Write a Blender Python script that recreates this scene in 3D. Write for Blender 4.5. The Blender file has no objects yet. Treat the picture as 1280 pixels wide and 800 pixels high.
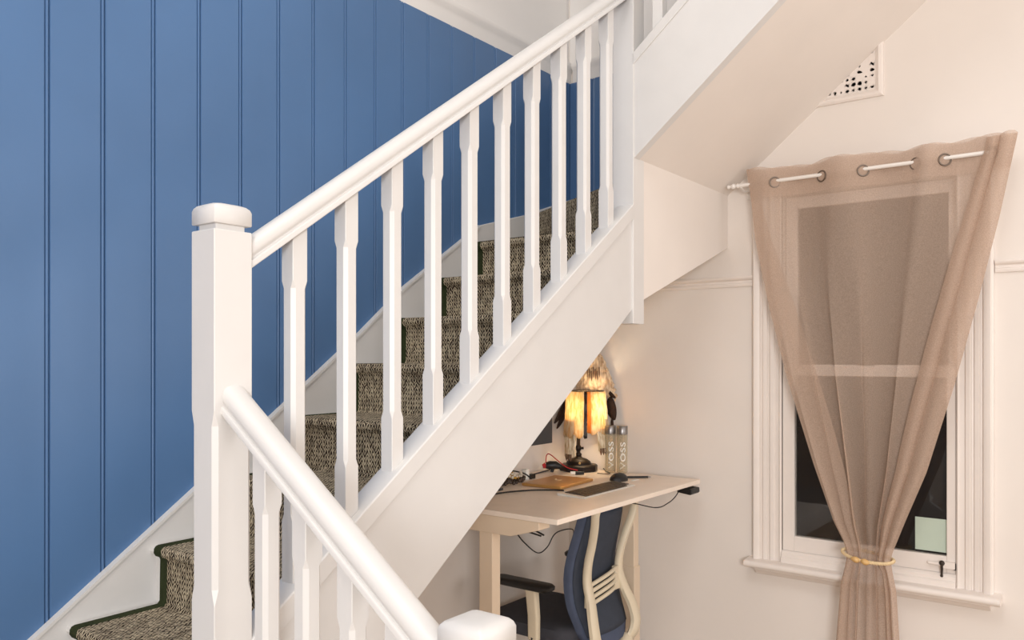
import bpy, bmesh, math, random
from mathutils import Vector, Matrix, noise
random.seed(7)
sc = bpy.context.scene
C = sc.collection

# ------------------------------------------------------------------ camera
cam_d = bpy.data.cameras.new('camera')
cam = bpy.data.objects.new('camera', cam_d); C.objects.link(cam)
cam.location = (0, 0, 0)
cam.rotation_euler = (math.radians(90), 0, math.radians(37.267 - 90))
cam_d.sensor_width = 36; cam_d.lens = 1011.98 / 1280 * 36
cam_d.shift_y = 48 / 1280
cam_d.clip_start = 0.02
sc.camera = cam

# ------------------------------------------------------------------ night outside, added fill lights in the room
world = bpy.data.worlds.new('world'); sc.world = world
world.use_nodes = True
world.node_tree.nodes['Background'].inputs[0].default_value = (0.003, 0.003, 0.004, 1)
world.node_tree.nodes['Background'].inputs[1].default_value = 1.0

def area(name, loc, target, size, power, col, size_y=None):
    l = bpy.data.lights.new(name, 'AREA'); l.energy = power; l.color = col
    l.size = size
    if size_y: l.shape = 'RECTANGLE'; l.size_y = size_y
    o = bpy.data.objects.new(name, l); C.objects.link(o); o.location = loc
    o.rotation_euler = (Vector(target) - Vector(loc)).to_track_quat('-Z', 'Y').to_euler()
    return o
area('main_fill', (-2.4, -2.0, 0.2), (3.7, 1.0, -0.3), 1.4, 158, (0.965, 0.985, 1.0))  # added unseen area light that carries most of the brightness
area('overhead_fill', (0.2, 0.6, 3.1), (0.3, 0.7, 0), 1.6, 44, (0.965, 0.985, 1.0))  # added fill from overhead, no fitting hangs there
area('corner_fill', (3.0, -2.8, 0.3), (2.0, 1.5, 0), 1.3, 27, (0.97, 0.985, 1.0))  # added fill from the front corner, power fitted to surface tones
area('centre_fill', (1.2, -1.0, 1.1), (3.7, 0.6, -.3), 1.0, 4, (0.97, 0.985, 1.0))  # weak added fill aimed at the window wall

sc.view_settings.view_transform = 'Standard'
sc.view_settings.look = 'None'
sc.view_settings.gamma = 1.0
sc.view_settings.use_curve_mapping = False
sc.view_settings.exposure = 0.04

# ------------------------------------------------------------------ materials
def s2l(c):
    return tuple(((v / 255) / 12.92 if v / 255 <= .04045 else ((v / 255 + .055) / 1.055) ** 2.4) for v in c)

def mat(name, rgb, rough=.5, spec=.5, metal=0, var=0.0, vscale=6, bump=0.0, bscale=60, bdist=.002, **kw):
    m = bpy.data.materials.new(name); m.use_nodes = True
    nt = m.node_tree; b = nt.nodes['Principled BSDF']
    col = s2l(rgb) + (1,)
    b.inputs['Base Color'].default_value = col
    b.inputs['Roughness'].default_value = rough
    b.inputs['Metallic'].default_value = metal
    b.inputs['Specular IOR Level'].default_value = spec
    tc = nt.nodes.new('ShaderNodeTexCoord')
    if var:
        n = nt.nodes.new('ShaderNodeTexNoise'); n.inputs['Scale'].default_value = vscale; n.inputs['Detail'].default_value = 4
        nt.links.new(tc.outputs['Object'], n.inputs['Vector'])
        r = nt.nodes.new('ShaderNodeMapRange')
        r.inputs['From Min'].default_value = .3; r.inputs['From Max'].default_value = .7
        r.inputs['To Min'].default_value = 1 - var; r.inputs['To Max'].default_value = 1 + var
        nt.links.new(n.outputs['Fac'], r.inputs['Value'])
        mx = nt.nodes.new('ShaderNodeVectorMath'); mx.operation = 'SCALE'
        mx.inputs[0].default_value = col[:3]
        nt.links.new(r.outputs[0], mx.inputs['Scale'])
        nt.links.new(mx.outputs[0], b.inputs['Base Color'])
    if bump:
        n = nt.nodes.new('ShaderNodeTexNoise'); n.inputs['Scale'].default_value = bscale; n.inputs['Detail'].default_value = 3
        nt.links.new(tc.outputs['Object'], n.inputs['Vector'])
        bp = nt.nodes.new('ShaderNodeBump'); bp.inputs['Strength'].default_value = bump; bp.inputs['Distance'].default_value = bdist
        nt.links.new(n.outputs['Fac'], bp.inputs['Height']); nt.links.new(bp.outputs[0], b.inputs['Normal'])
    for k, v in kw.items():
        b.inputs[k.replace('_', ' ')].default_value = v
    return m

M = {}
M['paint'] = mat('white_gloss_paint', (221, 218, 215), .38, var=.015, vscale=9, bump=.08, bscale=40)
M['wall'] = mat('cream_wall_paint', (235, 226, 218), .7, .25, var=.02, vscale=3, bump=.12, bscale=30)
M['trim'] = mat('cream_trim_paint', (236, 226, 218), .42, var=.02, vscale=8)
M['upper'] = mat('pale_upper_wall_paint', (243, 239, 235), .7, .25, var=.015, vscale=3)
M['blue'] = mat('blue_board_paint', (83, 118, 162), .36, .5, var=.05, vscale=2.2, bump=.08, bscale=25)
M['floor'] = mat('pale_oak_floor', (176, 148, 116), .5, var=.1, vscale=4)
M['green'] = mat('olive_carpet_binding', (52, 58, 36), .9, .1, var=.15, vscale=60, bump=.5, bscale=500)
M['black'] = mat('black_plastic', (26, 25, 25), .45, var=.05)
M['bronze'] = mat('dark_bronze', (34, 24, 20), .42, metal=.5, var=.15, vscale=40)
M['navy'] = mat('navy_mesh_fabric', (80, 88, 108), .85, .2, var=.06, vscale=30, bump=.4, bscale=900)
M['navy2'] = mat('navy_cushion_fabric', (66, 71, 82), .9, .2, var=.06, vscale=30, bump=.4, bscale=700)
M['seat'] = mat('charcoal_seat_fabric', (72, 72, 78), .9, .2, var=.06, vscale=40, bump=.4, bscale=700)
M['chairframe'] = mat('cream_plastic', (226, 212, 186), .45, var=.02)
M['desk'] = mat('pale_desk_laminate', (246, 230, 214), .35, var=.03, vscale=12)
M['deskleg'] = mat('cream_powder_coat', (232, 211, 186), .45, var=.02)
M['gold'] = mat('gold_laptop_shell', (214, 164, 98), .38, metal=.55, var=.03)
M['goldlogo'] = mat('pale_laptop_emblem', (240, 214, 170), .3, metal=.3)
M['alu'] = mat('silver_aluminium', (226, 222, 216), .4, metal=.25, var=.03)
M['keys'] = mat('dark_keys', (66, 54, 44), .5)
M['screen'] = mat('dark_monitor_back', (54, 54, 57), .5, var=.03)
M['cap'] = mat('brushed_silver_cap', (150, 146, 144), .35, metal=.8, var=.1, vscale=50)
M['white'] = mat('white_print', (240, 238, 232), .6)
M['red'] = mat('red_cord', (190, 44, 48), .5)
M['yellow'] = mat('yellow_cloth', (222, 168, 60), .8, var=.12, vscale=60)
M['bead'] = mat('dark_glass_beads', (64, 50, 42), .25)
M['pearl'] = mat('pearl_beads', (220, 208, 190), .25)
M['rod'] = mat('white_rod_enamel', (240, 234, 228), .3)
M['steel'] = mat('eyelet_steel', (120, 108, 98), .35, metal=.9)
M['rope'] = mat('cream_rope', (224, 198, 156), .75, var=.1, vscale=90, bump=.6, bscale=200)
M['knob'] = mat('tan_wood_bead', (214, 172, 112), .5, var=.08, vscale=40)
M['paper'] = mat('pale_green_paper', (192, 206, 190), .7, var=.03)
M['rust'] = mat('worn_iron', (58, 48, 42), .6, metal=.4, var=.3, vscale=60)
M['holeshade'] = mat('vent_hole_shade', (14, 12, 11), .9, .1)  # near-black colour painted as the shade inside the vent
M['feather'] = mat('dark_feather', (62, 46, 38), .8, .2, var=.35, vscale=50)
M['claw'] = mat('brown_claws', (104, 74, 52), .6, var=.2, vscale=50)

def fur_mat(name, a, b_, emis=0, trans=0):
    m = bpy.data.materials.new(name); m.use_nodes = True
    nt = m.node_tree; b = nt.nodes['Principled BSDF']
    tc = nt.nodes.new('ShaderNodeTexCoord'); mp = nt.nodes.new('ShaderNodeMapping')
    mp.inputs['Scale'].default_value = (90, 90, 22)
    n = nt.nodes.new('ShaderNodeTexNoise'); n.inputs['Scale'].default_value = 1; n.inputs['Detail'].default_value = 5
    nt.links.new(tc.outputs['Object'], mp.inputs[0]); nt.links.new(mp.outputs[0], n.inputs[0])
    r = nt.nodes.new('ShaderNodeValToRGB')
    r.color_ramp.elements[0].position = .36; r.color_ramp.elements[0].color = s2l(a) + (1,)
    r.color_ramp.elements[1].position = .6; r.color_ramp.elements[1].color = s2l(b_) + (1,)
    nt.links.new(n.outputs['Fac'], r.inputs[0]); nt.links.new(r.outputs[0], b.inputs['Base Color'])
    b.inputs['Roughness'].default_value = .95; b.inputs['Specular IOR Level'].default_value = .1
    bp = nt.nodes.new('ShaderNodeBump'); bp.inputs['Strength'].default_value = .7; bp.inputs['Distance'].default_value = .004
    nt.links.new(n.outputs['Fac'], bp.inputs['Height']); nt.links.new(bp.outputs[0], b.inputs['Normal'])
    if trans:
        out = nt.nodes['Material Output']
        tr = nt.nodes.new('ShaderNodeBsdfTranslucent'); nt.links.new(r.outputs[0], tr.inputs[0])
        mx = nt.nodes.new('ShaderNodeMixShader'); mx.inputs[0].default_value = trans
        nt.links.new(b.outputs[0], mx.inputs[1]); nt.links.new(tr.outputs[0], mx.inputs[2]); nt.links.new(mx.outputs[0], out.inputs[0])
    return m
M['fur'] = fur_mat('cream_fur', (196, 168, 128), (238, 224, 198))
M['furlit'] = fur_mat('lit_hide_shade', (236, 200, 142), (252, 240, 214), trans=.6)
M['hide'] = fur_mat('orange_hide', (226, 150, 70), (240, 178, 96), trans=.5)
M['furtan'] = fur_mat('tan_fur', (186, 154, 122), (228, 204, 174))

def glass_mat():
    m = bpy.data.materials.new('window_glass'); m.use_nodes = True
    b = m.node_tree.nodes['Principled BSDF']
    b.inputs['Base Color'].default_value = (.9, .9, .88, 1); b.inputs['Roughness'].default_value = .02
    b.inputs['Transmission Weight'].default_value = 1; b.inputs['IOR'].default_value = 1.45
    return m
M['glass'] = glass_mat()
def bottle_mat():
    m = bpy.data.materials.new('clear_bottle_glass'); m.use_nodes = True
    nt = m.node_tree; b = nt.nodes['Principled BSDF']
    b.inputs['Base Color'].default_value = s2l((226, 214, 190)) + (1,); b.inputs['Roughness'].default_value = .08
    tr = nt.nodes.new('ShaderNodeBsdfTransparent'); tr.inputs[0].default_value = (.93, .9, .84, 1)
    lw = nt.nodes.new('ShaderNodeLayerWeight'); lw.inputs[0].default_value = .35
    mr = nt.nodes.new('ShaderNodeMapRange'); mr.inputs['To Min'].default_value = .22; mr.inputs['To Max'].default_value = .8
    nt.links.new(lw.outputs['Facing'], mr.inputs['Value'])
    mx = nt.nodes.new('ShaderNodeMixShader')
    nt.links.new(mr.outputs[0], mx.inputs[0]); nt.links.new(tr.outputs[0], mx.inputs[1]); nt.links.new(b.outputs[0], mx.inputs[2])
    nt.links.new(mx.outputs[0], nt.nodes['Material Output'].inputs[0])
    return m
M['bottle'] = bottle_mat()

def sheer(name, rgb, opacity):
    m = bpy.data.materials.new(name); m.use_nodes = True
    nt = m.node_tree
    for n in list(nt.nodes):
        if n.type != 'OUTPUT_MATERIAL': nt.nodes.remove(n)
    out = nt.nodes['Material Output']
    tc = nt.nodes.new('ShaderNodeTexCoord')
    mp = nt.nodes.new('ShaderNodeMapping'); mp.inputs['Scale'].default_value = (60, 260, 260)
    nz = nt.nodes.new('ShaderNodeTexNoise'); nz.inputs['Scale'].default_value = 1; nz.inputs['Detail'].default_value = 2
    nt.links.new(tc.outputs['Object'], mp.inputs[0]); nt.links.new(mp.outputs[0], nz.inputs[0])
    mr = nt.nodes.new('ShaderNodeMapRange'); mr.inputs['From Min'].default_value = .3; mr.inputs['From Max'].default_value = .7
    mr.inputs['To Min'].default_value = opacity - .08; mr.inputs['To Max'].default_value = opacity + .08
    nt.links.new(nz.outputs['Fac'], mr.inputs['Value'])
    d = nt.nodes.new('ShaderNodeBsdfDiffuse'); d.inputs[0].default_value = s2l(rgb) + (1,)
    t = nt.nodes.new('ShaderNodeBsdfTranslucent'); t.inputs[0].default_value = s2l(rgb) + (1,)
    tr = nt.nodes.new('ShaderNodeBsdfTransparent')
    m1 = nt.nodes.new('ShaderNodeMixShader'); m1.inputs[0].default_value = .25
    nt.links.new(d.outputs[0], m1.inputs[1]); nt.links.new(t.outputs[0], m1.inputs[2])
    m2 = nt.nodes.new('ShaderNodeMixShader')
    nt.links.new(mr.outputs[0], m2.inputs[0]); nt.links.new(tr.outputs[0], m2.inputs[1]); nt.links.new(m1.outputs[0], m2.inputs[2])
    nt.links.new(m2.outputs[0], out.inputs[0])
    return m
M['sheer'] = sheer('sheer_tan_curtain', (212, 187, 168), .58)
M['sheer2'] = sheer('tan_curtain_double_hem', (212, 188, 170), .62)

def carpet_mat():
    m = bpy.data.materials.new('flecked_sisal_carpet'); m.use_nodes = True
    nt = m.node_tree; b = nt.nodes['Principled BSDF']; L = nt.links.new
    def math_(op, a, b2=None):
        n = nt.nodes.new('ShaderNodeMath'); n.operation = op
        for i, v in enumerate((a, b2)):
            if v is None: continue
            if isinstance(v, (int, float)): n.inputs[i].default_value = v
            else: L(v, n.inputs[i])
        return n.outputs[0]
    uv = nt.nodes.new('ShaderNodeUVMap'); sp = nt.nodes.new('ShaderNodeSeparateXYZ'); L(uv.outputs[0], sp.inputs[0])
    u, v = sp.outputs[0], sp.outputs[1]
    cu_ = math_('MULTIPLY', u, 78)                                  # knitted columns, 9.5 mm
    loc = math_('SUBTRACT', math_('FRACT', cu_), .5)
    par = math_('SUBTRACT', math_('MULTIPLY', math_('MODULO', math_('FLOOR', cu_), 2), 2), 1)
    nv = nt.nodes.new('ShaderNodeTexNoise'); nv.inputs['Scale'].default_value = 55; L(uv.outputs[0], nv.inputs[0])
    ph = math_('ADD', math_('ADD', math_('MULTIPLY', v, 62), math_('MULTIPLY', math_('MULTIPLY', loc, par), 1.5)), math_('MULTIPLY', nv.outputs['Fac'], 1.3))
    stitch = math_('ABSOLUTE', math_('SUBTRACT', math_('FRACT', ph), .5))            # 0..0.5 along each stitch
    edge = math_('MULTIPLY', math_('ABSOLUTE', loc), .55)
    cb = nt.nodes.new('ShaderNodeCombineXYZ'); L(math_('MULTIPLY', math_('FLOOR', cu_), 7.31), cb.inputs[0]); L(math_('MULTIPLY', math_('FLOOR', ph), 3.17), cb.inputs[1])
    wn = nt.nodes.new('ShaderNodeTexWhiteNoise'); wn.noise_dimensions = '2D'; L(cb.outputs[0], wn.inputs['Vector'])
    tot = math_('ADD', math_('SUBTRACT', math_('MULTIPLY', stitch, 1.5), edge), math_('MULTIPLY', math_('SUBTRACT', wn.outputs['Value'], .5), .34))
    class _N: pass
    nz = _N(); nz.outputs = {'Fac': tot}
    r = nt.nodes.new('ShaderNodeValToRGB'); e = r.color_ramp.elements
    e[0].position = .14; e[0].color = s2l((56, 47, 39)) + (1,)
    e[1].position = .42; e[1].color = s2l((214, 198, 168)) + (1,)
    e2 = e.new(.26); e2.color = s2l((124, 107, 88)) + (1,)
    L(nz.outputs['Fac'], r.inputs[0])
    L(r.outputs[0], b.inputs['Base Color'])
    b.inputs['Roughness'].default_value = .95; b.inputs['Specular IOR Level'].default_value = .1
    bp = nt.nodes.new('ShaderNodeBump'); bp.inputs['Strength'].default_value = .8; bp.inputs['Distance'].default_value = .003
    L(nz.outputs['Fac'], bp.inputs['Height']); L(bp.outputs[0], b.inputs['Normal'])
    return m
M['carpet'] = carpet_mat()

# ------------------------------------------------------------------ mesh helpers
class MB:
    def __init__(s): s.v = []; s.f = []
    def add(s, v, f):
        o = len(s.v); s.v += [tuple(p) for p in v]; s.f += [tuple(i + o for i in q) for q in f]; return s
    def box(s, x0, x1, y0, y1, z0, z1):
        return s.add([(x0, y0, z0), (x1, y0, z0), (x1, y1, z0), (x0, y1, z0), (x0, y0, z1), (x1, y0, z1), (x1, y1, z1), (x0, y1, z1)],
                     [(0, 3, 2, 1), (4, 5, 6, 7), (0, 1, 5, 4), (1, 2, 6, 5), (2, 3, 7, 6), (3, 0, 4, 7)])
    def loft(s, rings, cap=True, close=True):
        n = len(rings[0]); v = [p for r in rings for p in r]; f = []
        for i in range(len(rings) - 1):
            for j in range(n if close else n - 1):
                k = (j + 1) % n
                f.append((i * n + j, i * n + k, (i + 1) * n + k, (i + 1) * n + j))
        if cap: f.append(tuple(range(n - 1, -1, -1))); f.append(tuple((len(rings) - 1) * n + j for j in range(n)))
        return s.add(v, f)
    def prism(s, poly, axis, a0, a1):
        mk = {'X': lambda p, a: (a, p[0], p[1]), 'Y': lambda p, a: (p[0], a, p[1]), 'Z': lambda p, a: (p[0], p[1], a)}[axis]
        return s.loft([[mk(p, a0) for p in poly], [mk(p, a1) for p in poly]])
    def tube(s, pts, r, n=8, cap=True):
        pts = [Vector(p) for p in pts]; rings = []
        rr = r if isinstance(r, (list, tuple)) else [r] * len(pts)
        up = None
        for i, p in enumerate(pts):
            t = (pts[min(i + 1, len(pts) - 1)] - pts[max(i - 1, 0)]).normalized()
            if up is None:
                up = Vector((0, 0, 1)) if abs(t.z) < .9 else Vector((1, 0, 0))
            a = t.cross(up).normalized(); b = a.cross(t).normalized(); up = b
            rings.append([p + (a * math.cos(2 * math.pi * k / n) + b * math.sin(2 * math.pi * k / n)) * rr[i] for k in range(n)])
        return s.loft(rings, cap)
    def lathe(s, prof, c=(0, 0, 0), n=20, cap=True):
        return s.loft([[(c[0] + r * math.cos(2 * math.pi * k / n), c[1] + r * math.sin(2 * math.pi * k / n), c[2] + z) for k in range(n)] for r, z in prof], cap)
    def ball(s, c, r, n=8):
        prof = [(max(1e-4, r * math.sin(math.pi * i / 6)), -r * math.cos(math.pi * i / 6)) for i in range(7)]
        return s.lathe(prof, c, n, False)
    def build(s, name, m, parent=None, bevel=0, smooth=False, segs=2, sub=0, loc=None):
        me = bpy.data.meshes.new(name); me.from_pydata([tuple(p) for p in s.v], [], s.f)
        bm = bmesh.new(); bm.from_mesh(me); bmesh.ops.recalc_face_normals(bm, faces=bm.faces); bm.to_mesh(me); bm.free()
        o = bpy.data.objects.new(name, me); C.objects.link(o)
        me.materials.append(M[m] if isinstance(m, str) else m)
        if smooth or bevel:
            for p in me.polygons: p.use_smooth = True
            try: me.set_sharp_from_angle(angle=math.radians(32 if not smooth else 50))
            except Exception: pass
        if bevel:
            md = o.modifiers.new('bevel', 'BEVEL'); md.width = bevel; md.segments = segs; md.limit_method = 'ANGLE'; md.angle_limit = math.radians(35)
            md.harden_normals = True
        if sub:
            md = o.modifiers.new('subsurf', 'SUBSURF'); md.levels = sub; md.render_levels = sub
        if parent: put(o, parent)
        return o

def put(o, parent):
    o.parent = parent
    o.matrix_parent_inverse = parent.matrix_basis.inverted()   # parts are written in world metres

def thing(name, label, cat, loc=(0, 0, 0), group=None):
    o = bpy.data.objects.new(name, None); C.objects.link(o); o.location = loc; o.empty_display_size = .1
    return tag(o, label, cat, group)
def tag(o, label, cat, group=None, kind=None):
    if label: o['label'] = label
    if cat: o['category'] = cat
    if group: o['group'] = group
    if kind: o['kind'] = kind
    return o
def struct(o, label=None, cat=None):
    o['kind'] = 'structure'
    if label: o['label'] = label
    if cat: o['category'] = cat
    return o

def catmull(pts, n=8):
    pts = [Vector(p) for p in pts]; P = [pts[0]] + pts + [pts[-1]]; out = []
    for i in range(1, len(P) - 2):
        p0, p1, p2, p3 = P[i - 1:i + 3]
        for k in range(n):
            t = k / n
            out.append(.5 * ((2 * p1) + (p2 - p0) * t + (2 * p0 - 5 * p1 + 4 * p2 - p3) * t * t + (3 * p1 - p0 - 3 * p2 + p3) * t ** 3))
    return out + [pts[-1]]
def lerp(a, b, t): return a + (b - a) * t
def interp(tab, x):
    if x <= tab[0][0]: return tab[0][1]
    for (a, va), (b, vb) in zip(tab, tab[1:]):
        if x <= b: return lerp(va, vb, (x - a) / (b - a))
    return tab[-1][1]

# ------------------------------------------------------------------ the room
FL = -1.654            # floor, eye height is 1.654 m
XW = 3.70              # window wall
YP = 1.52              # outer face of the main flight
YB = 2.411             # face of the blue boards
CE = 3.4
fl = MB().box(-2.8, XW + .12, -3.4, YB + .16, FL - .06, FL).build('floor', 'floor')
struct(fl, 'pale oak floor under the stairs and desk', 'floor')
ce = MB().box(-2.8, XW + .12, -3.4, YB + .16, CE, CE + .08).build('ceiling', 'upper')
struct(ce, 'pale painted ceiling over the stairwell', 'ceiling')
wb = MB().box(-2.8, XW + .12, YB + .014, YB + .16, FL, 1.49).build('wall_back', 'wall')
struct(wb, 'wall behind the stairs clad in blue beaded boards', 'wall')
wu = MB().box(-2.8, XW + .12, YB + .014, YB + .16, 1.49, CE).build('wall_back_upper', 'upper')
struct(wu, 'pale plain wall above the blue boards', 'wall')
struct(MB().box(-2.92, -2.8, -3.4, YB + .16, FL, CE).build('wall_left', 'wall'), 'plain cream side wall opposite the window', 'wall')
struct(MB().box(-2.92, XW + .12, -3.52, -3.4, FL, CE).build('wall_front', 'wall'), 'plain cream wall facing the stairs', 'wall')

# window wall with its opening
OY0, OY1, OZ0, OZ1 = .49, 1.325, -.91, .80
w = MB()
w.box(XW, XW + .12, -3.4, OY0, FL, CE); w.box(XW, XW + .12, OY1, YB + .014, FL, CE)
w.box(XW, XW + .12, OY0, OY1, FL, OZ0); w.box(XW, XW + .12, OY0, OY1, OZ1, CE)
wr = w.build('wall_right', 'wall')
struct(wr, 'cream window wall beside the staircase', 'wall')

# blue beaded boards: flat face, quirk, bead, joint
PITCH = .1553
def board_poly(x0, x1, y, flip=False):
    b0 = x1 - .0150
    prof = [(x0, y + .013), (x0, y + .002), (x0 + .0012, y), (b0 - .0012, y), (b0, y + .007), (b0 + .0034, y + .007)]
    for k in range(7):
        a = math.pi * (1 - k / 6)
        prof.append((b0 + .0074 + .0036 * math.cos(a), y + .0034 - .0034 * math.sin(a) ** .8))
    prof += [(x1 - .0036, y + .008), (x1 - .0002, y + .008), (x1 - .0002, y + .013)]
    return prof
WS = [(-3, -.83), (.90, -.83), (.967, -.775), (1.472, -.411), (2.166, .101), (2.413, .300), (2.904, .618), (3.32, .74), (3.7, .9)]
bx = 1.025
k0 = int((bx + 1.6) / PITCH)
x = bx - k0 * PITCH
while x < XW - .01:
    x1 = min(x + PITCH, XW)
    zb = interp(WS, x) - .06
    MB().prism(board_poly(x, x1, YB) if x1 - x > .05 else [(x, YB + .013), (x, YB), (x1, YB), (x1, YB + .013)], 'Z', zb, 1.49).build('board', 'blue', wb)
    x += PITCH
y = YB - .002
while y > 1.60:
    y1 = max(y - PITCH, 1.60)
    poly = [(XW - .0, y), (XW - .0115, y), (XW - .013, y - .002), (XW - .013, y1 + .020), (XW - .009, y1 + .018), (XW - .009, y1 + .016), (XW - .013, y1 + .010), (XW - .009, y1 + .003), (XW - .009, y1 + .001), (XW, y1 + .001)]
    MB().prism(poly, 'Z', .60, 1.49).build('board', 'blue', wr)
    y -= PITCH

# frieze moulding over the boards, upper walls pale
def moulding_prof(d=.034, h=.105):
    return [(0, 0), (-d * .35, 0), (-d * .45, h * .12), (-d * .45, h * .5), (-d * .6, h * .62), (-d * .95, h * .78), (-d, h * .88), (-d, h), (0, h)]
o = MB().prism([(YB + .014 + a, 1.488 + b) for a, b in moulding_prof()], 'X', -2.8, XW).build('trim_1', 'upper', bevel=.002)
struct(o, 'white moulding capping the blue boards on the back wall', 'moulding')
o = MB().prism([(XW + a, 1.488 + b) for a, b in moulding_prof()], 'Y', 1.60, YB - .02).build('trim_2', 'upper', bevel=.002)
struct(o, 'short white moulding over blue boards beside the landing', 'moulding')
MB().box(XW - .012, XW - .0005, 1.60, YB, 1.592, CE - .01).build('plaster', 'upper', wr)

# picture rail on the window wall
def prail(y0, y1, n):
    prof = [(XW, -.034), (XW - .009, -.034), (XW - .012, -.026), (XW - .012, -.020), (XW - .006, -.015), (XW - .006, -.006), (XW - .017, .001), (XW - .020, .008), (XW - .017, .015), (XW, .016)]
    o = MB().prism([(a, .372 + b) for a, b in prof], 'Y', y0, y1).build('trim_%d' % n, 'trim', bevel=.0015)
    return o
struct(prail(1.392, YB + .012, 3), 'cream dado moulding under the landing left of the window', 'moulding')
struct(prail(-3.4, .418, 4), 'cream dado moulding at the other side of the window', 'moulding')
struct(MB().prism([(XW, FL), (XW - .02, FL), (XW - .02, FL + .14), (XW - .012, FL + .165), (XW, FL + .17)], 'Y', -3.4, YB).build('baseboard_right', 'trim', bevel=.002), 'cream skirting board along the window wall', 'skirting')
struct(MB().prism([(YB + .014, FL), (YB - .006, FL), (YB - .006, FL + .14), (YB + .002, FL + .165), (YB + .014, FL + .17)], 'X', -2.8, XW - .02).build('baseboard_back', 'trim', bevel=.002), 'cream skirting board under the stairs', 'skirting')

# ------------------------------------------------------------------ window
win = bpy.data.objects.new('window_1', None); C.objects.link(win); win.location = (XW, .905, -.95)
struct(win, 'sash window with dark night glass and cream fluted casing', 'window')
def casing_prof():    # (distance from inner edge 0..0.134, projection)
    return [(0, 0), (0, .014), (.006, .020), (.012, .014), (.03, .012), (.034, .020), (.050, .022), (.056, .014), (.062, .012), (.066, .022), (.082, .024), (.088, .016), (.092, .015), (.098, .030), (.112, .036), (.124, .036), (.128, .026), (.132, .024), (.132, 0)]
cp = casing_prof()
MB().prism([(XW - p, 1.259 + d) for d, p in cp], 'Z', -.93, .815).build('casing', 'trim', win, bevel=.001)
MB().prism([(XW - p, .552 - d) for d, p in cp], 'Z', -.93, .815).build('casing', 'trim', win, bevel=.001)
MB().prism([(XW - p, .74 + d * .56) for d, p in cp], 'Y', .552, 1.259).build('head_casing', 'trim', win, bevel=.001)
# frame lining + sashes
f = MB(); f.box(XW - .008, XW + .10, 1.259, OY1 - .002, OZ0, OZ1); f.box(XW - .008, XW + .10, OY0 + .002, .552, OZ0, OZ1)
f.box(XW - .008, XW + .10, .552, 1.259, .742, OZ1); f.box(XW - .008, XW + .10, .552, 1.259, OZ0, -.875)
f.build('jamb', 'trim', win, bevel=.001)
def sash(name, x0, x1, z0, z1, top, bot, stile=.052):
    s_ = MB(); s_.box(x0, x1, 1.257 - stile, 1.257, z0, z1); s_.box(x0, x1, .554, .554 + .034, z0, z1)
    s_.box(x0, x1, .588, 1.257 - stile, z0, z0 + bot); s_.box(x0, x1, .588, 1.257 - stile, z1 - top, z1)
    o = s_.build(name, 'trim', win, bevel=.002)
    xm = (x0 + x1) / 2
    g = MB().box(xm - .002, xm + .002, .585, 1.209, z0 + bot - .004, z1 - top + .004).build('pane', 'glass'); put(g, o)
    # worn putty line round the pane
    return o
ls = sash('lower_sash', XW - .004, XW + .036, -.8765, -.028, .05, .07)
us = sash('upper_sash', XW + .04, XW + .08, -.078, .740, .055, .05)
MB().box(XW - .010, XW - .004, .86, .93, -.03, -.012).build('sash_lock', 'rust', ls)
# sill, apron, sub-sill steps
MB().prism([(XW, -.93), (XW - .03, -.93), (XW - .03, -.905), (XW - .02, -.90), (XW - .02, -.885), (XW - .008, -.875), (XW, -.875)], 'Y', .553, 1.258).build('sill_step', 'trim', win, bevel=.002)
pr = [(XW, -.925), (XW - .068, -.930)] + [(XW - .068 - .016 * math.sin(math.pi * k / 6), -.946 + .016 * math.cos(math.pi * k / 6)) for k in range(7)] + [(XW, -.962)]
MB().prism(pr, 'Y', .392, 1.412).build('sill', 'trim', win, smooth=True)
MB().prism([(XW, -.962), (XW - .05, -.962), (XW - .048, -.972), (XW - .034, -.980), (XW - .026, -.992), (XW - .012, -.998), (XW, -.998)], 'Y', .43, 1.375).build('apron', 'trim', win, bevel=.001)
# fastener on the bottom rail
c = MB(); c.tube([(XW - .016, .655, -.838), (XW - .016, .585, -.838)], [.006, .010], 10)
c.box(XW - .024, XW - .004, .555, .60, -.852, -.826)
lt = c.build('latch', 'trim', win, bevel=.001)
c = MB(); c.ball((XW - .024, .602, -.832), .011); c.tube([(XW - .022, .602, -.842), (XW - .022, .603, -.882)], [.006, .004], 8); c.ball((XW - .022, .603, -.884), .006)
c.box(XW - .02, XW - .006, .553, .560, -.856, -.83)
o = c.build('thumb_screw', 'rust', lt)
# paper stuck on the pane
o = MB().box(XW + .0115, XW + .0135, .590, .708, -.796, -.660).build('paper_note', 'paper', bevel=.0008)
tag(o, 'pale green square paper stuck inside the lower window pane', 'paper')

# ------------------------------------------------------------------ staircase
ST = thing('staircase', 'white painted staircase with closed strings turning by winders below the upper flight', 'staircase', (1.9, 1.96, FL))
SL = .7065
def ztop(x): return -.391 + SL * (x - 1.375)          # top of the outer string cap
NX0, NX1, NY0, NY1 = .970, 1.062, 1.520, 1.606          # main newel
UX0, UX1, UY0, UY1 = 2.772, 2.858, 1.520, 1.612         # newel at the turn
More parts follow.
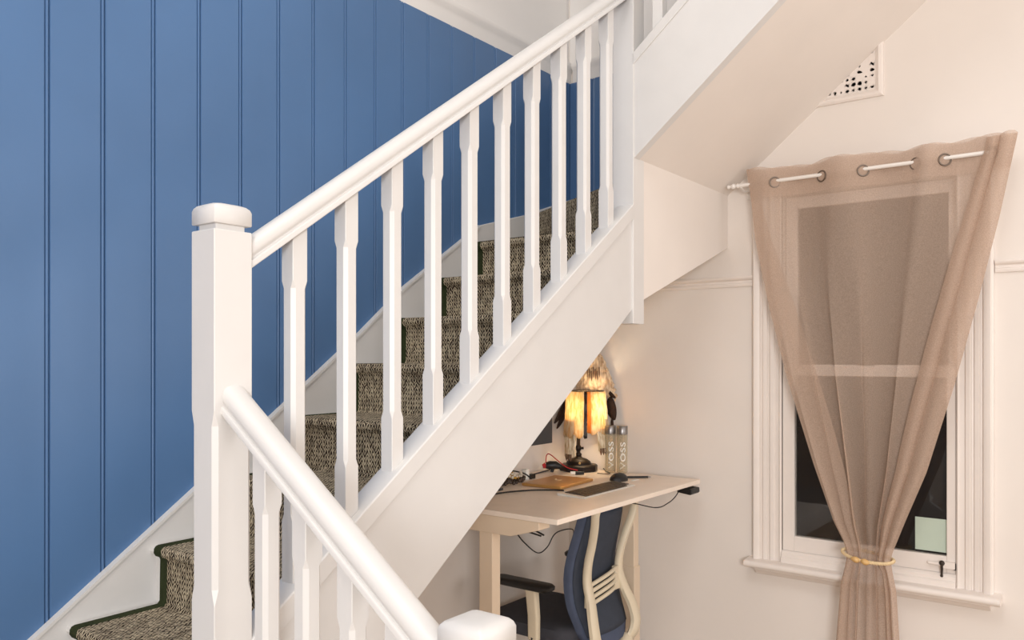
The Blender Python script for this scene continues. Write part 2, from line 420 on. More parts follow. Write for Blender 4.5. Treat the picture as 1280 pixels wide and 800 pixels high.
# outer string, cap, lower bead
xa, xb = NX1 - .002, UX0 + .004
MB().prism([(xa, ztop(xa) - .03), (xb, ztop(xb) - .03), (xb, ztop(xb) - .41), (xa, ztop(xa) - .41)], 'Y', YP + .008, YP + .052).build('string', 'paint', ST, bevel=.002)
def shear_rail(prof, x0, x1, z0, slope, axis='X', c=0):
    r0, r1 = [], []
    for w_, h in prof:
        if axis == 'X': r0.append((x0, c + w_, z0 + h)); r1.append((x1, c + w_, z0 + slope * (x1 - x0) + h))
        else: r0.append((c + w_, x0, z0 + h)); r1.append((c + w_, x1, z0 + slope * (x1 - x0) + h))
    return MB().loft([r0, r1])
capprof = [(.0, -.058), (.0, -.004), (.002, -.001), (.005, 0), (.072, 0), (.076, -.003), (.080, -.010), (.080, -.03), (.056, -.034), (.056, -.058)]
shear_rail(capprof, xa, xb, ztop(xa), SL, 'X', YP).build('string_cap', 'paint', ST, bevel=.0015)
# steps: nosing positions and heights
NOS = [(1.052, -.749), (1.298, -.569), (1.552, -.388), (1.808, -.204), (2.065, -.020), (2.318, .163), (2.562, .345), (2.806, .526)]
LAND = -.930
TY0, TY1 = YP + .05, YB - .012
CT = .009              # carpet thickness
for i, (nx, nz) in enumerate(NOS):
    zt = nz - CT
    x1 = NOS[i + 1][0] + .03 if i < 7 else 2.83
    zprev = (NOS[i - 1][1] if i else LAND) - CT
    nose = [(nx + CT + .012, zt - .026), (nx + CT + .004, zt - .024), (nx + CT, zt - .014), (nx + CT + .003, zt - .003), (nx + CT + .01, zt), (x1, zt), (x1, zt - .026)]
    MB().prism(nose, 'Y', TY0, TY1).build('tread', 'paint', ST, bevel=.001)
    MB().box(nx + .03, nx + .045, TY0, TY1, zprev - .01, zt - .02).build('riser', 'paint', ST)
# winders round the turn newel
PV = (2.815, 1.585)
def wp(a, top=True):
    a = math.radians(a); dx, dy = math.cos(a), math.sin(a)
    t = 1e9
    if dx > 1e-6: t = min(t, (XW - .014 - PV[0]) / dx)
    if dy > 1e-6: t = min(t, (YB - .004 - PV[1]) / dy)
    return (PV[0] + dx * t, PV[1] + dy * t)
WIND = [(90, 60, .526), (60, 30, .707), (30, 0, .888)]
cor = (XW - .014, YB - .004)
for a0, a1, z in WIND:
    p0, p1 = wp(a0), wp(a1)
    poly = [PV, p1] + ([cor] if (p0[1] > YB - .01 and p1[1] < YB - .01) else []) + [p0]
    if a0 != 90:
        zz = z - CT
        MB().prism(poly, 'Z', zz - .20, zz).build('winder', 'paint', ST, bevel=.002)
    else:
        MB().prism([(max(a, 2.853), b) for a, b in poly], 'Z', z - CT - .03, z - CT).build('winder', 'paint', ST, bevel=.002)
# wall string on the blue wall
ws_top = [(.2, -.79), (.945, -.79)] + [(a, b) for a, b in WS[2:7]] + [(3.33, .735), (3.345, .745), (XW - .014, .86)]
ws_bot = [(XW - .014, .30), (2.9, .02), (.95, -1.35), (.2, -1.35)]
MB().prism(ws_top + ws_bot, 'Y', YB - .016, YB + .002).build('wall_string', 'paint', ST, bevel=.003)
r0 = []
capw = MB()
for (a, b), (a2, b2) in zip(ws_top[1:6], ws_top[2:7]):
    capw.add([(a, YB - .022, b), (a2, YB - .022, b2), (a2, YB, b2 + .002), (a, YB, b + .002), (a, YB - .022, b - .012), (a2, YB - .022, b2 - .012), (a2, YB, b2 - .012), (a, YB, b - .012)],
             [(0, 1, 2, 3), (4, 7, 6, 5), (0, 4, 5, 1), (1, 5, 6, 2), (2, 6, 7, 3), (3, 7, 4, 0)])
capw.build('wall_string_bead', 'paint', ST)
# soffit under the main flight and box under the winders
MB().prism([(xa, ztop(xa) - .40), (UX0 + .04, ztop(UX0 + .04) - .40), (UX0 + .04, ztop(UX0 + .04) - .385), (xa, ztop(xa) - .385)], 'Y', YP + .052, YB + .012).build('soffit', 'wall', ST)
bz = lambda x: .228 + (x - 2.851) * .352
MB().prism([(UX1 - .004, bz(UX1)), (XW, bz(XW)), (XW, .83), (UX1 - .004, .83)], 'Y', YP + .0008, YP + .03).build('winder_fascia', 'wall', ST, bevel=.001)
MB().prism([(UX0 + .04, bz(UX0 + .04)), (XW, bz(XW)), (XW, bz(XW) + .02), (UX0 + .04, bz(UX0 + .04) + .02)], 'Y', YP + .03, YB + .012).build('winder_soffit', 'wall', ST)
# upper flight coming forward along the window wall
SU = .818
def zub(y): return .776 + SU * (1.515 - y)              # bottom of its string
def zut(y): return 1.186 + SU * (1.515 - y)             # top of its cap
YE = -.55
XU0, XU1 = UX0 + .005, UX0 + .048
MB().prism([(UY0 + .004, zub(UY0)), (YE, zub(YE)), (YE, zut(YE) - .03), (UY0 + .004, zut(UY0) - .03)], 'X', XU0, XU1).build('upper_string', 'paint', ST, bevel=.002)
shear_rail([(w_, h * .8) for w_, h in capprof], UY0 + .004, YE, zut(UY0), -SU, 'Y', UX0 - .000).build('upper_string_cap', 'paint', ST, bevel=.0015)
MB().prism([(UY0 + .02, zub(UY0 + .02) + .006), (YE, zub(YE) + .006), (YE, zub(YE) + .026), (UY0 + .02, zub(UY0 + .02) + .026)], 'X', XU0 + .002, XW).build('upper_soffit', 'wall', ST)
for k in range(9):
    yn = 1.585 - k * .2213; zt = 1.069 + k * .181
    MB().box(XU1, XW - .002, yn - .2213 - .02, yn, zt - .03, zt).build('upper_tread', 'paint', ST)
    MB().box(XU1, XW - .002, yn - .03, yn - .015, zt - .181, zt - .03).build('upper_riser', 'paint', ST)
# landing and the lowest steps at the foot
MB().box(.12, 1.09, 1.53, YB - .016, LAND - .18, LAND - CT).build('landing', 'paint', ST)
for k, (yn, z) in enumerate([(1.28, -1.111), (1.03, -1.292), (.78, -1.473)]):
    MB().box(.12, .985, yn - .02, yn + .27, z - .03, z).build('lower_tread', 'paint', ST)
    MB().box(.12, .985, yn, yn + .015, z - .181, z - .03).build('lower_riser', 'paint', ST)
SD = .74
def zlo(y): return -.93 + .20 - SD * (1.52 - y)
MB().prism([(1.53, zlo(1.53)), (.84, zlo(.84)), (.84, FL), (1.53, FL)], 'X', .985, 1.035).build('lower_string', 'paint', ST, bevel=.002)

# ------------------------------------------------------------------ balustrades
RAILH = [(.033, 0), (.035, .002), (.035, .0135), (.0335, .0165), (.0268, .0185), (.0268, .0225), (.0300, .0262), (.0315, .033), (.0308, .043), (.0275, .0515), (.0205, .058), (.0115, .0617), (.004, .0628)]
RAILP = [(-a, b) for a, b in RAILH] + [(a, b) for a, b in RAILH[::-1]]
def oct_ring(cx, cy, hx, hy, c, z, sx=0, sy=0):
    pts = [(-hx + c, -hy), (hx - c, -hy), (hx, -hy + c), (hx, hy - c), (hx - c, hy), (-hx + c, hy), (-hx, hy - c), (-hx, -hy + c)]
    return [(cx + a, cy + b, z + sx * a + sy * b) for a, b in pts]
def baluster(cx, cy, zb, zt, slope, axis, parent, name='baluster', hw=.021, top=.125, bot=.135):
    sx, sy = (slope, 0) if axis == 'X' else (0, slope)
    e = .0012; c = .0085
    rings = [oct_ring(cx, cy, hw, hw, e, zb, sx, sy), oct_ring(cx, cy, hw, hw, e, zb + bot - .008), oct_ring(cx, cy, hw, hw, c, zb + bot + .010),
             oct_ring(cx, cy, hw, hw, c, zt - top - .010), oct_ring(cx, cy, hw, hw, e, zt - top + .008), oct_ring(cx, cy, hw, hw, e, zt, sx, sy)]
    return MB().loft(rings).build(name, 'paint', parent, bevel=0)
def newel(x0, x1, y0, y1, zb, zt, zc0, zc1, parent, cap=True):
    cx, cy, hx, hy = (x0 + x1) / 2, (y0 + y1) / 2, (x1 - x0) / 2, (y1 - y0) / 2
    e, c = .0015, .010
    R = lambda z, cc=e, d=0: oct_ring(cx, cy, hx - d, hy - d, cc, z)
    rings = [R(zb)]
    if zc1 is not None:
        rings += [R(zc0 - .014), R(zc0 + .018, c), R(zc1 - .018, c), R(zc1 + .014)]
    if cap:
        rings += [R(zt - .060), R(zt - .058, e, .001)]
        o = MB().loft(rings).build('newel_post', 'paint', parent)
        MB().loft([R(zt - .060, e, .011), R(zt - .044, e, .011)]).build('cap_neck', 'paint', o)
        cp_ = [R(zt - .045, e, .001), R(zt - .043, e, 0), R(zt - .016, e, 0), R(zt - .009, .003, .002), R(zt - .004, .006, .006), R(zt - .0005, .012, .014), R(zt + .001, .014, .030)]
        MB().loft(cp_).build('cap', 'paint', o, smooth=True)
    else:
        rings += [R(zt)]
        o = MB().loft(rings).build('newel_post', 'paint', parent)
    return o

BM = thing('balustrade', 'white balustrade with chamfered spindles climbing the main flight from the tall newel', 'balustrade', (1.016, 1.563, LAND), 'stair balustrades')
newel(NX0, NX1, NY0, NY1, LAND - .01, .331, -.505, -.125, BM)
RX0, RZ0 = NX1 - .003, .205 + SL * (NX1 - .003 - 1.078)
shear_rail(RAILP, RX0, UX0 + .004, RZ0, SL, 'X', NY0 + .043).build('handrail', 'paint', BM, bevel=.0006)
for k in range(10):
    cx = 1.229 + .159 * k - .021
    zb = ztop(cx) - .001; zt = RZ0 + SL * (cx - RX0) + .002
    baluster(cx, NY0 + .043, zb, zt, SL, 'X', BM)
newel(UX0, UX1, UY0, UY1, .135, 2.1, None, None, BM, cap=False)

BL = thing('balustrade', 'short white balustrade descending from the tall newel to the capped foot newel', 'balustrade', (1.02, .85, FL), 'stair balustrades')
newel(.973, 1.067, .802, .894, FL, -.424, None, None, BL)
LXC = 1.019
LZ = -.024 - .066; LY0 = NY0 + .02
SLO = (.46 - .024) / (1.562 - .939)
def zlr(y): return LZ - SLO * (1.562 - y)
shear_rail([(w_ * .95, h) for w_, h in RAILP], LY0, .890, zlr(LY0), SLO, 'Y', LXC).build('handrail', 'paint', BL, bevel=.0006)
for yy in (1.386, 1.258, 1.126, 1.0):
    cy = yy + .021
    baluster(LXC, cy, zlo(cy) - .001, zlr(cy) + .002, SLO, 'Y', BL, top=.11)

BU = thing('balustrade', 'white balustrade of the upper flight above the slanted string by the window', 'balustrade', (2.81, 1.4, zut(1.4)), 'stair balustrades')
UR0 = zut(1.565) + .86 - SU * 0
shear_rail(RAILP, 1.524, YE, zut(1.524) + .80, -SU, 'Y', UX0 + .04).build('handrail', 'paint', BU, bevel=.0006)
for k in range(11):
    cy = 1.428 - k * .155
    baluster(UX0 + .04, cy, zut(cy) - .001, zut(cy) + .802, -SU, 'Y', BU)

# ------------------------------------------------------------------ carpet runner
RUN = thing('stair_runner', 'flecked brown woven carpet runner with dark green binding up the white stairs', 'carpet', (1.6, 1.98, LAND))
CY0, CY1, BW = YP + .085, YB - .056, .040
prof = [(.45, LAND), (NOS[0][0] + .028 - .012, LAND)]
for i, (nx, nz) in enumerate(NOS):
    zp = NOS[i - 1][1] if i else LAND
    rx = nx + .03 - CT
    prof += [(rx - .010, zp + .0012), (rx - .002, zp + .010)] if i >= 0 else []
    prof += [(rx, nz - .045), (rx - .004, nz - .036), (nx + .006, nz - .032), (nx, nz - .022), (nx + .001, nz - .010), (nx + .006, nz - .003), (nx + .014, nz)]
prof += [(2.86, NOS[7][1])]
def ribbon(name, prof, y0, y1, m, parent, lift=0.0):
    # strip with thickness following the steps; uv = (across, along)
    pts = [Vector((p[0], 0, p[1])) for p in prof]; s_ = [0]
    for a, b in zip(pts, pts[1:]): s_.append(s_[-1] + (b - a).length)
    nrm = []
    for i in range(len(pts)):
        t = (pts[min(i + 1, len(pts) - 1)] - pts[max(i - 1, 0)]).normalized(); nrm.append(Vector((-t.z, 0, t.x)))
    v, f, uv = [], [], []
    for p, n_, s in zip(pts, nrm, s_):
        q = p + n_ * lift; d = p - n_ * .006
        v += [(q.x, y0, q.z), (q.x, y1, q.z), (d.x, y1, d.z), (d.x, y0, d.z)]; uv += [(y0, s), (y1, s), (y1, s), (y0, s)]
    for i in range(len(pts) - 1):
        for j in range(4): f.append((i * 4 + j, i * 4 + (j + 1) % 4, i * 4 + 4 + (j + 1) % 4, i * 4 + 4 + j))
    me = bpy.data.meshes.new(name); me.from_pydata(v, [], f)
    bm = bmesh.new(); bm.from_mesh(me); bmesh.ops.recalc_face_normals(bm, faces=bm.faces)
    ul = bm.loops.layers.uv.new('UVMap')
    bm.verts.index_update()
    for fc in bm.faces:
        for lp in fc.loops: lp[ul].uv = uv[lp.vert.index]
    bm.to_mesh(me); bm.free()
    for p in me.polygons: p.use_smooth = True
    try: me.set_sharp_from_angle(angle=math.radians(60))
    except Exception: pass
    o = bpy.data.objects.new(name, me); C.objects.link(o); me.materials.append(M[m]); put(o, parent)
    return o
ribbon('carpet', prof, CY0 + BW, CY1 - BW, 'carpet', RUN)
ribbon('binding', prof, CY1 - BW, CY1, 'green', RUN, .0006)
ribbon('binding', prof, CY0, CY0 + BW, 'green', RUN, .0006)
# carpet on winders
def uvmesh(name, quads, m, parent):
    v, f, uv = [], [], []
    for pts, uvs in quads:
        o = len(v); v += pts; uv += uvs; f.append(tuple(range(o, o + len(pts))))
    me = bpy.data.meshes.new(name); me.from_pydata(v, [], f); l = me.uv_layers.new(name='UVMap')
    for p in me.polygons:
        for li in p.loop_indices: l.data[li].uv = uv[me.loops[li].vertex_index]
    o = bpy.data.objects.new(name, me); C.objects.link(o); me.materials.append(M[m]); put(o, parent); return o
qc, qg = [], []
for a0, a1, z in WIND:
    p0, p1 = Vector(wp(a0)), Vector(wp(a1)); pv = Vector(PV)
    s0 = pv.lerp(p0, .10); e0 = pv.lerp(p0, .945); s1 = pv.lerp(p1, .10); e1 = pv.lerp(p1, .945)
    poly = [s0, s1, e1] + ([Vector(cor) - Vector((.05, .05))] if (p0.y > YB - .01 and p1.y < YB - .01) else []) + [e0]
    zc = z + .001
    qc.append(([(p.x, p.y, zc) for p in poly], [(p.y, p.x) for p in poly]))
    if a0 != 90:
        n_ = (p0 - pv).normalized(); n_ = Vector((-n_.y, n_.x)) * .006     # toward the lower side
        L_ = (e0 - s0).length; b0 = s0.lerp(e0, 1 - BW / L_)
        zl = z - .181
        for (A, B, dst) in ((s0, b0, qc), (b0, e0, qg)):
            A2, B2 = A + n_, B + n_
            uvs = [(.1, 0), (.1 + (B - A).length, 0), (.1 + (B - A).length, .181), (.1, .181)]
            dst.append(([(A2.x, A2.y, zl), (B2.x, B2.y, zl), (B2.x, B2.y, zc), (A2.x, A2.y, zc)], uvs))
            dst.append(([(A2.x, A2.y, zc), (B2.x, B2.y, zc), (B.x, B.y, zc), (A.x, A.y, zc)], uvs))
uvmesh('winder_carpet', qc, 'carpet', RUN); [uvmesh('winder_binding', qg[k:k + 2], 'green', RUN) for k in range(0, len(qg), 2)]
# first riser of the upper flight

# ------------------------------------------------------------------ curtain, rod, tieback
XC, ZR = 3.600, .795
ROD = thing('curtain_rod', 'thin white curtain rod with turned bead finial above the window', 'curtain rod', (XC, .9, ZR))
MB().tube([(XC, 1.425, ZR), (XC, .395, ZR)], .0085, 14).build('pole', 'rod', ROD, smooth=True)
fi = MB()
for yy, r in ((1.432, .010), (1.440, .0065), (1.449, .0125), (1.458, .0125), (1.466, .007), (1.474, .0105), (1.482, .006)):
    fi.add([], [])
pts = [(.0085, 0), (.011, .004), (.011, .008), (.006, .011), (.006, .016), (.0115, .020), (.013, .027), (.0115, .034), (.006, .038), (.006, .042), (.010, .047), (.010, .053), (.005, .058)]
def fin(sgn, y0):
    m_ = MB(); m_.loft([[(XC + r * math.cos(a * math.pi / 8), y0 + sgn * d, ZR + r * math.sin(a * math.pi / 8)) for a in range(16)] for r, d in pts])
    m_.build('finial', 'rod', ROD, smooth=True)
fin(1, 1.425)
for yy in (1.415, .435):
    b_ = MB(); b_.tube([(XC, yy, ZR - .008), (XC + .03, yy, ZR - .02), (XW, yy, ZR - .02)], .005, 8); b_.box(XW - .004, XW, yy - .012, yy + .012, ZR - .05, ZR + .005)
    b_.build('bracket', 'rod', ROD, bevel=.001)

CL = [(-1.62, .992), (-1.20, .985), (-.95, .966), (-.86, .945), (-.815, .940), (-.77, .955), (-.692, .995), (-.459, 1.079), (-.078, 1.200), (.245, 1.283), (.54, 1.346), (.72, 1.366), (.86, 1.389)]
CR = [(-1.62, .735), (-1.15, .736), (-.95, .748), (-.86, .765), (-.815, .770), (-.77, .755), (-.658, .715), (-.456, .639), (-.10, .540), (.242, .457), (.545, .390), (.86, .330)]
ZC = [0, .126, .317, .478, .666, .767, .918, 1.0]
def phase(s):
    for i in range(7):
        if s <= ZC[i + 1]: return math.pi * (i + (s - ZC[i]) / (ZC[i + 1] - ZC[i]))
    return math.pi * 7
def crow(z, off=0.0):
    L_, R_ = interp(CL, z), interp(CR, z); wid = L_ - R_
    g = max(0, min(1, (.80 - z) / 1.6))                    # 0 at the rod, 1 at the tie
    tie = math.exp(-((z + .815) / .10) ** 2)
    A = lerp(.030, .012, min(1, g * 3)) + .016 * max(0, g - .4)
    A2 = .022 * g ** 1.3
    x0 = XC - .005 - .034 * g
    row = []
    wl = wid * lerp(.02, .30, min(1, g * 1.15)) ; wr = wid * lerp(.095, .28, min(1, g * 1.1))
    if z < -.86: wl, wr = wid * .22, wid * .2
    for k in range(6):
        t = k / 6; row.append((L_ - wl * (1 - t), x0 + .012 - .01 * t + .004 * math.sin(t * 9)))
    N = 110
    for k in range(N + 1):
        s = k / N
        fx = -A * math.sin(phase(s)) - A2 * math.sin(2 * math.pi * (5.5 * s + .6 * math.sin(3 * s) + .1 * g)) * (1 - .3 * tie)
        fy = -wid * .055 * g * math.sin(2 * math.pi * (5.5 * s + .25 + .6 * math.sin(3 * s)))
        e = math.sin(math.pi * s) ** .5 if 0 < s < 1 else 0
        wob = .004 * noise.noise((s * 7, z * 3, 1.3))
        row.append((L_ - wid * s + fy * e, x0 + fx * (e if g > .15 else max(e, .3)) + wob * e - off))
    for k in range(1, 8):                                   # two soft rolls folded over the near edge
        t = k / 7; row.append((R_ + wr * .56 * t, x0 - .010 - .024 * math.sin(math.pi * min(1, t * .9 + .1)) - A * .4))
    row.append((R_ + wr * .54, x0 + .004 - A * .3))
    for k in range(0, 8):
        t = k / 7; row.append((R_ + wr * (.54 + .46 * t), x0 - .004 - .026 * math.sin(math.pi * min(1, t * .92 + .08)) - A * .4))
    for k in range(1, 5):
        t = k / 4; row.append((R_ + wr * (1 - .4 * t), x0 + .004 - A * .2))
    return row
def cloth(name, zs, m, parent, off=0.0, sl=None, wave=0.0):
    v, f = [], []
    rows = [crow(z, off) for z in zs]
    if sl: rows = [r[sl[0]:sl[1]] for r in rows]
    n = len(rows[0])
    for z, r in zip(zs, rows):
        for j, (yy, xx) in enumerate(r):
            zz = z
            if wave: zz = z + wave * max(0, (z - .70) / .16) * (math.sin(j * .33) * .5 + .4 * math.sin(j * .13 + 1))
            v.append((xx, yy, zz))
    for i in range(len(rows) - 1):
        for j in range(n - 1): f.append((i * n + j, i * n + j + 1, (i + 1) * n + j + 1, (i + 1) * n + j))
    m_ = MB(); m_.add(v, f); return m_.build(name, m, parent, smooth=True)
CUR = thing('curtain', 'sheer tan curtain on eyelets gathered in the middle over the window', 'curtain', (XC, .86, -1.6))
zs = [-1.62 + i * (2.475 / 96) for i in range(97)]
cloth('drape', zs, 'sheer', CUR, wave=.012)
cloth('heading_band', [.725 + i * .013 for i in range(11)], 'sheer2', CUR, off=.0018, sl=(6, 117), wave=.012)
# eyelet rings
for i in range(1, 7):
    yy = 1.389 - ZC[i] * 1.059
    sg = 1 if i % 2 else -1
    R1, r1 = .0225, .0034
    ax = Vector((.90, sg * .43, 0)).normalized()
    a = ax.cross(Vector((0, 0, 1))).normalized(); b = Vector((0, 0, 1))
    e = MB(); rings = []
    for k in range(21):
        t = 2 * math.pi * k / 20; cdir = a * math.cos(t) + b * math.sin(t); cc = Vector((XC - .0105, yy, ZR - .008)) + cdir * R1
        rings.append([cc + (cdir * math.cos(q * math.pi / 3) + ax * math.sin(q * math.pi / 3)) * r1 * (1, 1)[0] for q in range(6)])
    e.loft(rings, False); e.build('eyelet', 'steel', CUR, smooth=True)

TB = thing('curtain_tieback', 'twisted cream rope tieback with wooden beads round the gathered curtain', 'tieback', (XC - .02, .857, -.815))
ring = []
for k in range(41):
    t = 2 * math.pi * k / 40
    yy = .857 + .099 * math.cos(t); xx = XC - .044 + .062 * math.sin(t)
    zz = -.815 + .02 * math.cos(t) * .5 - .012 * max(0, -math.sin(t))
    ring.append(Vector((xx, yy, zz)))
for ph in (0, math.pi * 2 / 3, math.pi * 4 / 3):
    st = []
    big = catmull(ring, 4)
    for i, p in enumerate(big):
        a = i * .75 + ph
        c0 = Vector((p.x - XC + .044, p.y - .857, 0)).normalized()
        st.append(p + c0 * (.0036 * math.cos(a)) + Vector((0, 0, .0036 * math.sin(a))))
    MB().tube(st, .0042, 6).build('rope', 'rope', TB, smooth=True)
bp_ = [(.004, 0), (.009, .004), (.0125, .012), (.0125, .018), (.010, .026), (.006, .032), (.004, .034)]
for sg, y0 in ((1, .872), (-1, .868)):
    t_ = MB(); t_.loft([[(XC - .110 + r * math.cos(a * math.pi / 7), y0 + sg * d, -.826 + r * math.sin(a * math.pi / 7) + (.004 * sg * d / .03)) for a in range(14)] for r, d in bp_])
    t_.build('bead', 'knob', TB, smooth=True)

# ------------------------------------------------------------------ wall vent under the upper soffit
VN = thing('wall_vent', 'cream pierced plaster air vent partly covered by the slanted soffit', 'vent', (XW, 1.0, 1.12))
VY0, VY1, VZ0, VZ1 = .858, 1.165, 1.150, 1.42
fr = [(0, 0), (.014, .0), (.020, .008), (.022, .018), (.016, .026), (.012, .032), (0, .032)]
def vframe(y0, y1, z0, z1):
    m_ = MB()
    rings = []
    for p, d in fr:
        rings.append([(XW - p, y0 - .032 + d, z0 - .032 + d), (XW - p, y1 + .032 - d, z0 - .032 + d), (XW - p, y1 + .032 - d, z1 + .032 - d), (XW - p, y0 - .032 + d, z1 + .032 - d)])
    m_.loft(rings, False); return m_
vframe(VY0, VY1, VZ0, VZ1).build('frame', 'trim', VN)
MB().box(XW - .0012, XW - .0002, VY0, VY1, VZ0, VZ1).build('shade_sheet', 'holeshade', VN)  # thin dark sheet on the wall stands in for shade behind the holes
g = MB(); ny, nz_ = 12, 11
cw, ch = (VY1 - VY0) / ny, (VZ1 - VZ0) / nz_
rnd = random.Random(3)
for i in range(ny):
    for j in range(nz_):
        cy, cz = VY0 + (i + .5) * cw, VZ0 + (j + .5) * ch
        r1 = (.0062, .0085, .0045, .0)[(i * 2 + j * 3 + (i * j) % 3) % 4]
        sq = [(cy + cw / 2 * math.cos(t) / max(abs(math.cos(t)), abs(math.sin(t))), cz + ch / 2 * math.sin(t) / max(abs(math.cos(t)), abs(math.sin(t)))) for t in [2 * math.pi * k / 16 for k in range(16)]]
        if r1 == 0:
            g.add([(XW - .010, a, b) for a, b in sq], [tuple(range(16))]); continue
        sk = rnd.uniform(.6, 1.5); ro = rnd.uniform(0, 3)
        ci = []
        for k in range(16):
            t = 2 * math.pi * k / 16
            a, b = r1 * sk * math.cos(t), r1 / sk * math.sin(t) * (1 + .4 * math.cos(t))
            ci.append((cy + a * math.cos(ro) - b * math.sin(ro), cz + a * math.sin(ro) + b * math.cos(ro)))
        g.loft([[(XW - .010, a, b) for a, b in sq], [(XW - .010, a, b) for a, b in ci], [(XW - .002, a, b) for a, b in ci]], False)
g.build('fretwork', 'trim', VN)

# ------------------------------------------------------------------ desk
DT = -.575
DX0, DX1, DY0, DY1 = 2.391, 3.600, 1.616, 2.400
DK = thing('standing_desk', 'pale raised standing desk tucked under the stairs', 'desk', (3.0, 2.03, FL))
MB().box(DX0, DX1, DY0, DY1, DT - .020, DT).build('desktop', 'desk', DK, bevel=.002)
for lx in (2.428, 3.535):
    LYC = 1.955
    lg = MB().box(lx - .025, lx + .025, LYC - .033, LYC + .033, -1.15, -.66).build('leg', 'deskleg', DK, bevel=.004)
    MB().box(lx - .030, lx + .030, LYC - .038, LYC + .038, FL + .035, -1.02).build('leg_sleeve', 'deskleg', lg, bevel=.004)
    MB().prism([(1.68, FL), (2.28, FL), (2.28, FL + .02), (2.03, FL + .04), (1.90, FL + .04), (1.68, FL + .02)], 'X', lx - .035, lx + .035).build('foot', 'deskleg', DK, bevel=.003)
    MB().prism([(1.70, DT - .0205), (2.33, DT - .0205), (2.33, DT - .045), (2.10, DT - .088), (1.83, DT - .088), (1.70, DT - .050)], 'X', lx - .033, lx + .037).build('bracket', 'deskleg', DK, bevel=.003)
b_ = MB(); b_.box(2.465, 3.502, 1.93, 1.96, DT - .075, DT - .03); b_.box(2.465, 3.502, 1.99, 2.02, DT - .075, DT - .03)
b_.build('crossbeam', 'deskleg', DK, bevel=.002)
s_ = MB(); s_.prism([(DY0 - .012, DT - .030), (DY0 + .06, DT - .025), (DY0 + .06, DT - .05), (DY0 - .006, DT - .058), (DY0 - .014, DT - .05)], 'X', 3.475, 3.565)
cp_ = s_.build('height_control', 'black', DK, bevel=.003)
MB().tube(catmull([(3.47, 1.66, DT - .03), (3.43, 1.66, DT - .06), (3.37, 1.67, DT - .085), (3.27, 1.68, DT - .092), (3.15, 1.75, DT - .06), (3.05, 1.95, DT - .04)], 8), .0025, 6).build('cable', 'black', cp_, smooth=True)
o = MB().tube(catmull([(2.80, 2.30, DT - .026), (2.93, 2.30, -.752), (3.023, 2.30, -.796), (3.118, 2.30, -.88), (3.23, 2.30, -.952), (3.312, 2.30, -.939), (3.376, 2.30, -.887), (3.46, 2.30, -.878), (3.545, 2.30, -.891), (3.60, 2.33, -.95)], 8), .003, 6).build('under_desk_cable', 'black', DK, smooth=True)
for dz in (0, .02):
    MB().tube([(2.60, 1.96, DT - .07 - dz), (2.66, 1.94, DT - .11 - dz), (2.74 - dz, 1.92, DT - .155)], .004, 6).build('cable_end', 'black', DK, smooth=True)

# ------------------------------------------------------------------ office chair
CX = 3.10
CHR = thing('office_chair', 'navy mesh office chair with cream frame pushed under the desk', 'chair', (CX, 2.08, FL))
# seat
def rrect(cx, cy, hx, hy, r, z, n=5):
    out = []
    for qx, qy, a0 in ((1, 1, 0), (-1, 1, 90), (-1, -1, 180), (1, -1, 270)):
        for k in range(n + 1):
            a = math.radians(a0 + 90 * k / n); out.append((cx + qx * (hx - r) + r * math.cos(a), cy + qy * (hy - r) + r * math.sin(a), z))
    return out
sz = -1.155
MB().loft([rrect(CX, 2.11, .21, .20, .07, sz - .075), rrect(CX, 2.11, .245, .235, .08, sz - .06), rrect(CX, 2.11, .25, .24, .08, sz - .03), rrect(CX, 2.11, .24, .23, .08, sz - .008), rrect(CX, 2.11, .20, .19, .07, sz), rrect(CX, 2.11, .10, .09, .04, sz - .004)]).build('seat', 'seat', CHR, smooth=True)
# back pad (curved slab)
BP = [(z, y - .032) for z, y in [(-1.24, 1.835), (-1.20, 1.848), (-1.15, 1.867), (-1.10, 1.888), (-1.05, 1.905), (-1.0, 1.915), (-.95, 1.918), (-.90, 1.915), (-.85, 1.905), (-.80, 1.892), (-.75, 1.878), (-.70, 1.866), (-.625, 1.853)]]
def pw(z): return interp([(-1.24, .14), (-1.19, .180), (-1.08, .196), (-.95, .192), (-.85, .184), (-.75, .172), (-.66, .160), (-.635, .145), (-.622, .12)], z)
rings = []
zz_ = [-1.24 + i * .618 / 26 for i in range(27)]
for z in zz_:
    y0 = interp(BP, z); w_ = pw(z); r = []
    cols = [-1, -.97, -.8, -.5, -.2, .2, .5, .8, .97, 1]
    for c_ in cols: r.append((CX + w_ * c_, y0 - .012 + .035 * (1 - c_ * c_) * -1 + .028 + (.006 if abs(c_) == 1 else 0), z))
    for c_ in cols[::-1]: r.append((CX + w_ * c_, y0 + .045 - .035 * (1 - c_ * c_) + .01 - (.006 if abs(c_) == 1 else 0), z))
    rings.append(r)
MB().loft(rings).build('back_pad', 'navy', CHR, smooth=True)
v, f = [], []
for z in zz_[2:-2]:
    for k in range(9):
        c_ = (k / 8 * 2 - 1) * .93
        v.append((CX + pw(z) * c_, interp(BP, z) - .0215 + .035 * c_ * c_ + .002, z))
for i in range(len(zz_) - 5):
    for k in range(8): f.append((i * 9 + k, i * 9 + k + 1, (i + 1) * 9 + k + 1, (i + 1) * 9 + k))
m_ = MB(); m_.add(v, f); o = m_.build('back_mesh', 'navy2', CHR, smooth=True)
o.modifiers.new('solid', 'SOLIDIFY').thickness = .003
